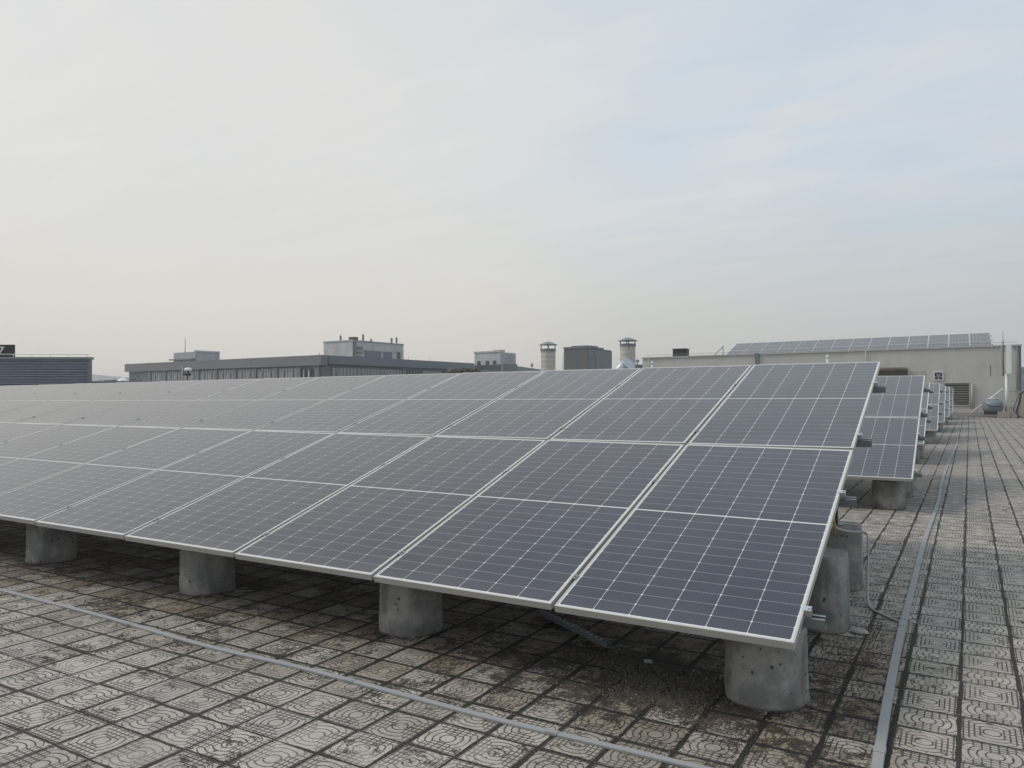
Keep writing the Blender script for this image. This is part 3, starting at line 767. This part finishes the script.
stack(548.2, 36, .34, 349.5, 341.5, 'banded steel vent stack with dark cone cap, left of the dark brick block', 1)
stack(627.8, 34, .335, 344.5, 337.3, 'banded steel vent stack with cone cap, rising behind the slanted duct', 1)
D_ = 32.; p = plan(628, D_)
du = MB(); p0 = plan(613, D_); p1 = plan(630, D_); zA = hgt(384, D_); zB = hgt(357.5, D_)
p0 = plan(611, D_ + .6); p1 = plan(628.5, D_ - .2)
du.tube([(p0.x, p0.y, hgt(381, D_)), (p1.x, p1.y, hgt(363.5, D_))], .27, 28)
q1 = Vector((p1.x, p1.y, hgt(363.5, D_))); q0 = Vector((p0.x, p0.y, hgt(381, D_))); dq = (q1 - q0).normalized(); du.tube([q1 - dq*.06, q1 + dq*.01], .285, 28)
du.tube([(p0.x, p0.y, 0), (p0.x, p0.y, zA - .4)], .12, 10)
tag(du.build('slanted_duct', 'sheet'), 'shiny slanted round steel duct at the foot of the right vent stack', 'duct')

# ------------------------------------------------------------------ dome antenna on a bracket
D_ = 30.; p = plan(188, D_); dm = empty('dome_antenna', (p.x, p.y, 0), YAW)
b = MB(); b.tube([(-.22, 0, 0), (-.22, 0, hgt(367, D_))], .022, 8); b.build('pole', 'coping', dm)
b = MB(); zq = hgt(374, D_); b.tube([(-.22, 0, zq), (.02, 0, zq)], .022, 6); b.tube([(.0, 0, zq), (0, 0, hgt(371, D_))], .03, 8); b.box((-.12, -.04, zq - .06), (.1, .04, zq + .03)); b.tube([(-.05, 0, hgt(383, D_)), (.0, 0, hgt(376, D_))], .02, 6); b.build('bracket', 'darkmetal', dm)
b = MB(); zq = hgt(371.5, D_); b.lathe([(.05, .03), (.13, .03), (.142, .05), (.138, .09), (.11, .13), (.06, .155), (.01, .16)], (0, 0, zq), 24); b.build('dome', 'white', dm)
tag(dm, 'white mushroom shaped dome antenna on a thin pole before the long grey building', 'antenna')

DA, DB = (-.785, .622), (.52, .855)        # the two wall directions shared by the buildings behind (right, away)
def corner(pxc, Dc, px0, px1):
    c_ = plan(pxc, Dc); X0 = (pxc - 512)/FPX*Dc; out = []
    for px, (dx, dy) in ((px0, DA), (px1, DB)):
        k = (px - 512)/FPX; s_ = (k*Dc - X0)/(dx - k*dy); out.append(c_ + RT*dx*s_ + FW*dy*s_)
    return out[0], c_, out[1]

# ------------------------------------------------------------------ left: louvred plant enclosure and black sign
pL = plan(-70, 32.0); pR = plan(90.5, 32.2)
def frame2(a, b):
    d = (b - a); ln = d.length; d = d.normalized(); n_ = Vector((-d.y, d.x, 0))
    if n_.dot(FW) < 0: n_ = -n_
    m = Matrix((d, n_, Vector((0, 0, 1)))).transposed().to_4x4(); m.translation = a; return m, ln
m, ln = frame2(pL, pR); z0_ = hgt(357.2, 32.)
en = empty('plant_enclosure', (pL.x, pL.y, 0)); en.matrix_world = m
b = MB(); b.box((0, .06, 0), (ln - .05, .16, z0_ - .02)); b.build('core', 'louvre', en)
b = MB(); k = 0; z_ = .1
while z_ < z0_ - .12:
    mt = Matrix.Translation((0, .0, z_)) @ Matrix.Rotation(R(-35), 4, 'X'); b.box((.0, -.055, -.006), (ln - .09, .055, .006), mat=mt); z_ += .105
b.build('louvre_slats', 'louvre', en)
b = MB(); b.box((ln - .09, -.07, 0), (ln + .02, .08, z0_)); b.build('corner_post', 'fascia', en)
b = MB(); b.box((-.05, -.09, z0_ - .08), (ln + .04, .2, z0_ + .02)); b.build('top_trim', 'galv', en)
tag(en, 'blue grey louvred plant enclosure at the left edge of the photo', 'enclosure')
b = MB(); b.tube([m @ Vector((0, .1, z0_ + .14)), m @ Vector((ln - .1, .1, z0_ + .14))], .012, 5)
for k in range(9): q_ = m @ Vector((.3 + k*(ln - .5)/8, .1, z0_ + .0)); b.tube([q_, q_ + Vector((0, 0, .14))], .012, 5)
tag(b.build('roof_wire', 'white'), 'thin pale wire on short posts on top of the louvred enclosure', 'wire')
D_ = 36.; pL2 = plan(-30, D_ + .1); pR2 = plan(13.6, D_); m, ln = frame2(pL2, pR2)
sg = empty('sign_board', (pL2.x, pL2.y, 0)); sg.matrix_world = m
b = MB(); b.box((0, 0, hgt(358, D_)), (ln, .10, hgt(344.4, D_)), bev=.01); b.build('board', 'black', sg)
b = MB(); b.tube([(.3, .15, 0), (.3, .15, hgt(350, D_))], .05, 6); b.tube([(ln - .3, .15, 0), (ln - .3, .15, hgt(350, D_))], .05, 6); b.build('post', 'darkmetal', sg)
cu = bpy.data.curves.new('letter', 'FONT'); cu.body = '7'; cu.size = .62; cu.extrude = .03; cu.shear = .15
tmp = bpy.data.objects.new('letter', cu); COL.objects.link(tmp); dg = bpy.context.evaluated_depsgraph_get()
me = bpy.data.meshes.new_from_object(tmp.evaluated_get(dg)); bpy.data.objects.remove(tmp)
lt = bpy.data.objects.new('letter', me); me.materials.append(M['white']); COL.objects.link(lt); lt.parent = sg
lt.matrix_local = Matrix.Translation((ln - .80, -.035, hgt(355.6, D_))) @ Matrix.Rotation(R(90), 4, 'X')
tag(sg, 'black sign board with a white numeral above the louvred enclosure', 'sign')

# pale low shed between enclosure and the long building
pa, pb = plan(84, 62), plan(131, 66); m, ln = frame2(pa, pb)
sh = empty('low_shed', (pa.x, pa.y, GZ)); m.translation = (pa.x, pa.y, GZ); sh.matrix_world = m
b = MB(); zl = hgt(381.5, 62) - GZ; b.box((0, 0, 0), (ln, 8, zl)); b.build('wall', 'concplain', sh)
b = MB(); v = [b.bm.verts.new(c_) for c_ in ((-.3, -.3, zl), (ln + .2, -.3, zl + .35), (ln + .2, 9, zl + 1.0), (-.3, 9, zl + .75), (-.3, -.3, zl - .1), (ln + .2, -.3, zl + .2), (ln + .2, 9, zl + .85), (-.3, 9, zl + .6))]
for f in ((0,1,2,3), (7,6,5,4), (0,4,5,1), (1,5,6,2), (2,6,7,3), (3,7,4,0)): b.bm.faces.new([v[i] for i in f])
b.build('roof', 'roofpale', sh)
b = MB()
for k in range(7): b.tube([(ln - 1.9 + k*.35, -.4, zl - .1), (ln - 1.2 + k*.35, -.4, zl + .15 + k*.09)], .035, 5); b.tube([(ln - 1.2 + k*.35, -.4, zl - .1), (ln - 1.9 + k*.35, -.4, zl + .1 + k*.09)], .035, 5)
b.build('lattice', 'fascia', sh)
b = MB(); b.lathe([(.55, 0), (.42, .3), (.1, .45)], (ln*.66, -.9, zl - .1), 16); b.build('skylight', 'white', sh)
tag(sh, 'low pale roofed shed between the louvred enclosure and the long grey building', 'shed')
pa, pb = plan(104, 50), plan(192, 52); m, ln = frame2(pa, pb); q = MB(); q.box((0, 0, 0), (ln, .4, hgt(381.2, 51)), mat=m)
tag(q.build('parapet_wall', 'slateblue'), 'low dark blue grey parapet before the long grey building', 'wall')

# ------------------------------------------------------------------ long grey building
pc, pl, pr = plan(322, 84), plan(129, 111.5), plan(478, 110)
LB = empty('office_building', (pc.x, pc.y, GZ)); ztop = hgt(355, 84)
def lbm(mb, name, mat, parent=None, mat4=None):
    if mat4 is not None: bmesh.ops.transform(mb.bm, matrix=mat4, verts=mb.bm.verts[:])
    if parent is None:
        bmesh.ops.transform(mb.bm, matrix=Matrix.Translation((-pc.x, -pc.y, -GZ)), verts=mb.bm.verts[:]); return mb.build(name, mat, LB)
    bmesh.ops.transform(mb.bm, matrix=Matrix.Translation((-pc.x, -pc.y, -GZ)), verts=mb.bm.verts[:]); return mb.build(name, mat, parent)
back = pl + (pr - pc)
lbm(MB().poly([pc, pr, back, pl], GZ, ztop - 1.2), 'wall', 'fascia')
mL, lenL = frame2(pc, pl); mR, lenR = frame2(pc, pr)
inn = ((pl + pr)/2 - pc).normalized()
# fascia boards, proud of the walls (local y negative is outwards)
lbm(MB().box((-.35, -.45, ztop - 1.12), (lenL + .4, .5, ztop)), 'fascia_board', 'fascia', None, mL)
lbm(MB().box((.55, -.45, ztop - .95), (lenR + .4, .5, ztop - .004)), 'fascia_board', 'slateblue', None, mR)  # bluer board paints the duller face turned from the sun
lbm(MB().poly([pc + inn*.3, pr, back, pl], ztop - 1.2, ztop - .25), 'roof', 'fascia')
WH = 2.5
def bay(mm, s0, s1, glassm, nm, curt, rgn, hop=2):
    z1 = ztop - 1.25; z0 = z1 - WH
    g_ = lbm(MB().box((s0, -.10, z0), (s1, -.01, z1)), 'window', glassm, None, mm)
    b = MB()
    for k in range(nm + 1):
        x_ = s0 + (s1 - s0)*k/nm; b.box((x_ - .06, -.16, z0), (x_ + .06, -.102, z1))
    b.box((s0, -.15, z0 + 1.0), (s1, -.105, z0 + 1.07)); lbm(b, 'frame', 'mullion', g_, mm)
    if curt:
        b = MB().box((s0 + .06, -.13, z1 - rgn.uniform(1.7, 2.4)), (s1 - .06, -.103, z1 - .06))
        lbm(b, 'blind', 'curtain', g_, mm)
        for k in range(hop):
            xa = s0 + (s1 - s0)*((.18, .68)[k % 2]); mt = mm @ Matrix.Translation((xa, -.24, z1 - .40)) @ Matrix.Rotation(R(-4), 4, 'X')
            lbm(MB().box((0, 0, -.62), (.30, .03, 0), mat=mt), 'open_pane', 'roofpale', g_)
rg = random.Random(21)
for k in range(8):
    s0 = 4.3 + k*4.24; bay(mL, s0 + .0, s0 + 3.45, 'glassdark', 6, True, rg)
    lbm(MB().box((s0 + 3.5, -.3, ztop - 1.15 - WH), (s0 + 4.18, 0, ztop - 1.14)), 'pilaster', 'fascia', None, mL)
# balcony near the corner: a flat black panel paints the shade inside it
bz1 = ztop - 1.25
lbm(MB().box((1.0, -.05, bz1 - WH), (3.4, -.012, bz1 - .25)), 'balcony_shade', 'black', None, mL)
lbm(MB().box((.95, -.2, bz1 - 2.5), (3.45, -.08, bz1 - 1.25)), 'balcony_front', 'render', None, mL)
lbm(MB().box((2.0, -.18, bz1 - 1.25), (2.25, -.07, bz1 - .3)).box((2.95, -.18, bz1 - 1.25), (3.1, -.07, bz1 - .3)), 'balcony_post', 'render', None, mL)
lbm(MB().box((.2, -.32, ztop - 6), (.9, .0, ztop - 1.13)), 'pilaster', 'fascia', None, mL)
lbm(MB().box((3.5, -.3, ztop - 6), (4.2, .0, ztop - 1.14)), 'pilaster', 'fascia', None, mL)
for k in range(7):
    s0 = 1.4 + k*4.05; bay(mR, s0, s0 + 3.95, 'glassdark', 7, k in (0, 1, 2, 4), rg, 1)
for k in range(2): lbm(MB().box((13.4 + k*9, -.3, ztop - 6), (14.0 + k*9, -.17, ztop - 1.0)), 'pilaster', 'fascia', None, mR)
# penthouses
a, c_, b_ = corner(352.5, 98, 323.5, 403.5); zt = hgt(340.5, 98)
ph = lbm(MB().poly([a, c_, b_, a + b_ - c_], ztop - .3, zt), 'penthouse', 'render')
mA, lA = frame2(c_, a); mB2, lB = frame2(c_, b_)
lbm(MB().box((-.0, -.1, zt - .02), (lA + .1, .25, zt + .12)), 'parapet', 'render', ph, mA)
lbm(MB().box((.27, -.1, zt - .02), (lB, .25, zt + .10)), 'parapet', 'render_c', ph, mB2)  # greyer render here and on the ledge paints the shaded side
lbm(MB().box((.05, -.10, ztop), (.6, -.01, zt - .1)), 'stair_bay', 'fascia', ph, mB2)
for s0, s1 in ((2.2, 5.4), (5.9, 7.7)): lbm(MB().box((s0, -.06, ztop - .1), (s1, -.01, zt - 1.2)), 'recess_panel', 'slateblue', ph, mB2)
lbm(MB().box((1.9, -.12, zt - 1.2), (7.8, -.01, zt - 1.05)), 'ledge', 'render_c', ph, mB2)
lbm(MB().box((8.7, -.08, zt - 2.0), (9.4, -.01, zt - 1.05)), 'window', 'glassdark', ph, mB2)
for k in range(3): lbm(MB().box((.75, -.2, ztop + .3 + k*.6), (1.7, -.01, ztop + .6 + k*.6)), 'louvre', 'mullion', ph, mB2)
lbm(MB().box((.1, .2, zt), (1.0, 1.0, zt + .5)), 'roof_hatch', 'rust', ph, mA)
a, c_, b_ = corner(195, 122, 173.5, 219.5); zt2 = hgt(351.5, 122)
ph2 = lbm(MB().poly([a, c_, b_, a + b_ - c_], ztop - .3, zt2), 'penthouse', 'render_c')
mA2, lA2 = frame2(c_, a); mB3, lB3 = frame2(c_, b_)
lbm(MB().box((-.2, -.6, zt2 - 1.25), (lA2 + .5, .0, zt2 - 1.05)), 'canopy', 'fascia', ph2, mA2)
lbm(MB().box((.6, -.06, ztop - .2), (1.3, -.01, zt2 - 1.35)).box((lA2*.55, -.06, ztop - .2), (lA2*.8, -.01, zt2 - 1.35)), 'doorway', 'black', ph2, mA2)
lbm(MB().box((.0, -.15, zt2 - .02), (lB3, .3, zt2 + .22)), 'parapet', 'sheet', ph2, mB3)
tag(LB, 'long charcoal office building with window bays and two roof penthouses, behind the array', 'building')
# masts on it
def mast(px, D, py0, py1, r_, label, blob=True):
    p = plan(px, D); q = MB(); z0, z1 = hgt(py0, D), hgt(py1, D); q.tube([(p.x, p.y, z0), (p.x, p.y, z1)], [r_, r_*.6], 6)
    if blob: q.box((p.x - .12, p.y - .12, z1 - (z1 - z0)*.55), (p.x + .12, p.y + .12, z1 - .15), bev=.03)
    tag(q.build('roof_antenna', 'galv'), label, 'antenna', 'antennas on the penthouse roofs')
mast(185, 124, 356, 337, .07, 'tall thin mast on the small left penthouse of the long building', False)
mast(340.5, 104, 346, 334.5, .06, 'short antenna on the big penthouse, leftmost of its five')
mast(363, 104, 346, 333.5, .08, 'tallest antenna on the big penthouse, second from the left')
mast(371, 106, 346, 338, .05, 'small antenna on the big penthouse, third from the left')
mast(391.5, 112, 348, 337, .06, 'antenna with a box on the big penthouse, fourth from the left')
mast(396.5, 114, 348, 336.5, .07, 'rightmost antenna on the big penthouse')
mast(319.3, 86, 358, 352.6, .06, 'short stub antenna on the corner of the long building roof', False)
mast(408.5, 100, 362, 356.5, .03, 'thin stub antenna right of the big penthouse', False)
mast(430, 104, 362, 357.5, .03, 'thin stub antenna on the right part of the long building', False)

# ------------------------------------------------------------------ small pale block and low wing
D0, Dc, D1 = 92, 88, 96
a, c_, b_ = corner(500.5, Dc, 474.5, 515.5); zt = hgt(352, Dc)
sb = empty('stair_tower', (c_.x, c_.y, GZ)); off = Matrix.Translation((-c_.x, -c_.y, -GZ))
def sbp(mb, name, mat, m4=None, parent=None):
    if m4 is not None: bmesh.ops.transform(mb.bm, matrix=m4, verts=mb.bm.verts[:])
    bmesh.ops.transform(mb.bm, matrix=off, verts=mb.bm.verts[:]); return mb.build(name, mat, parent or sb)
sbp(MB().poly([a, c_, b_, a + b_ - c_], GZ, zt), 'wall', 'render')
mA, lA = frame2(c_, a); mB2, lB = frame2(c_, b_)
sbp(MB().box((-.05, -.08, zt), (lA + .08, .25, zt + .16)).box((.3, .3, zt), (1.3, 1.2, zt + .3)), 'parapet', 'render', mA)
sbp(MB().box((.0, -.04, GZ + 4), (lB, -.004, zt - .1)), 'side_face', 'render_c', mB2)  # greyer copy of the render, shade of the right side painted on
for f0 in (.16, .43, .76):
    w_ = sbp(MB().box((lA*f0, -.03, zt - 1.95), (lA*(f0 + .13), -.003, zt - .95)), 'window', 'glassdark', mA)
    sbp(MB().box((lA*f0 - .1, -.16, zt - 2.08), (lA*(f0 + .13) + .1, -.032, zt - 1.96)), 'sill', 'render', mA, w_)
sbp(MB().box((lA*.05, -.35, zt - 2.95), (lA*.85, 0, zt - 2.7)), 'ledge', 'render', mA)
tag(sb, 'small pale block with three dark windows between the long building and the left stack', 'building')
a, b_ = plan(494, 80), plan(503.5, 79); m1_, l1_ = frame2(a, b_)
lw = empty('low_wing', (a.x, a.y, GZ))
def lwp(mb, name, mat, m4):
    bmesh.ops.transform(mb.bm, matrix=m4, verts=mb.bm.verts[:]); bmesh.ops.transform(mb.bm, matrix=Matrix.Translation((-a.x, -a.y, -GZ)), verts=mb.bm.verts[:]); return mb.build(name, mat, lw)
lwp(MB().box((0, 0, GZ), (l1_, 2, hgt(364, 80))), 'end_wall', 'fascia', m1_)
m2_, l2_ = frame2(plan(503.6, 79.2), plan(566, 118)); zf = hgt(364.8, 80)
lwp(MB().box((0, 0.02, GZ), (l2_, 6, zf - .1)), 'wall', 'slateblue', m2_)
lwp(MB().box((0, -.3, zf - .5), (l2_, 3, zf)), 'fascia_board', 'slateblue', m2_)
tag(lw, 'low blue grey wing with a flat fascia, left of the dark brick block', 'building')
mast(532, 95, 370, 362.5, .05, 'thin stub antenna on the low wing beside the left vent stack', True)

# dark brick block
a, c_, b_ = corner(587.3, 68, 564, 611.5); zt = hgt(347.8, 68)
db = empty('brick_block', (c_.x, c_.y, GZ)); off = Matrix.Translation((-c_.x, -c_.y, -GZ)); sb_, sb = sb, db
sbp(MB().poly([a, c_, b_, a + b_ - c_], GZ, zt), 'wall', 'dkclad')
mA, lA = frame2(c_, a); mB2, lB = frame2(c_, b_)
sbp(MB().box((-.05, -.06, zt), (lA + .05, .25, zt + .14)), 'coping', 'mullion', mA)
sbp(MB().box((.26, -.06, zt), (lB*.65, .25, zt + .14)), 'coping', 'slateblue', mB2)
sbp(MB().box((.01, .01, zt), (1.7, 1.8, zt + .22)), 'roof_hatch', 'slateblue', mA)
sbp(MB().box((.05, -.05, GZ), (lB*.62, -.004, zt - .05)), 'side_face', 'slateblue', mB2)
sbp(MB().box((lB*.62, -.05, GZ), (lB, -.004, zt - .15)), 'side_bay', 'fascia', mB2)
sbp(MB().box((lB*.32, -.10, GZ), (lB*.40, -.052, zt - .6)).box((lB*.1, -.10, zt - 3.05), (lB*.6, -.052, zt - 2.9)), 'trim', 'mullion', mB2)
tag(db, 'dark brick clad block standing between the two vent stacks', 'building')
mast(563.2, 66, 372, 352, .03, 'thin pole with a small box at the left corner of the dark brick block', False)
# low link between duct and the block wall
a, b_ = plan(633, 62), plan(646, 62); m1_, l1_ = frame2(a, b_)
q = MB(); q.box((0, 0, GZ), (l1_, 5, hgt(364.5, 62)), mat=m1_); tag(q.build('link_building', 'slateblue'), 'tiny blue grey building sliver left of the block wall building', 'building')
mast(637.5, 60, 366, 358, .05, 'small antenna between the right stack and the block wall', True)
# heap of rubble at the ridge line
rb = MB(); rg = random.Random(5); p = plan(464, 44)
for k in range(46):
    u_ = rg.uniform(-.75, .75); s_ = rg.uniform(.07, .2); q0 = p + RT*u_; zc = hgt(372.5, 44) + (1 - abs(u_ - .1)/1.0)*rg.uniform(0, .22)
    mt = Matrix.Translation((q0.x, q0.y + rg.uniform(-.3, .3), zc)) @ Matrix.Rotation(rg.uniform(0, 3), 4, Vector((rg.random(), rg.random(), rg.random())).normalized())
    rb.box((-s_, -s_*.6, -s_*.5), (s_, s_*.6, s_*.5), mat=mt)
rb.box((p.x - .9, p.y - .5, 0), (p.x + .9, p.y + .5, hgt(372.5, 44) - .03))
tag(rb.build('rubble_heap', 'rust'), 'brown rubble heap on a low plinth before the right end of the long building', 'rubble')

# ------------------------------------------------------------------ air
hz = bpy.data.materials.new('thin haze'); hz.use_nodes = True; nt = hz.node_tree; nt.nodes.clear()
pvn = nt.nodes.new('ShaderNodeVolumePrincipled'); pvn.inputs['Color'].default_value = (.95, .96, .98, 1); pvn.inputs['Density'].default_value = .0011; pvn.inputs['Anisotropy'].default_value = .2
om = nt.nodes.new('ShaderNodeOutputMaterial'); nt.links.new(pvn.outputs[0], om.inputs['Volume'])
M['haze'] = hz
h_ = MB(); h_.box((-2600, -2600, GZ - 2.5), (2600, 2600, 12)); tag(h_.build('haze', 'haze'), 'thin pale haze between the roofs', kind='stuff')
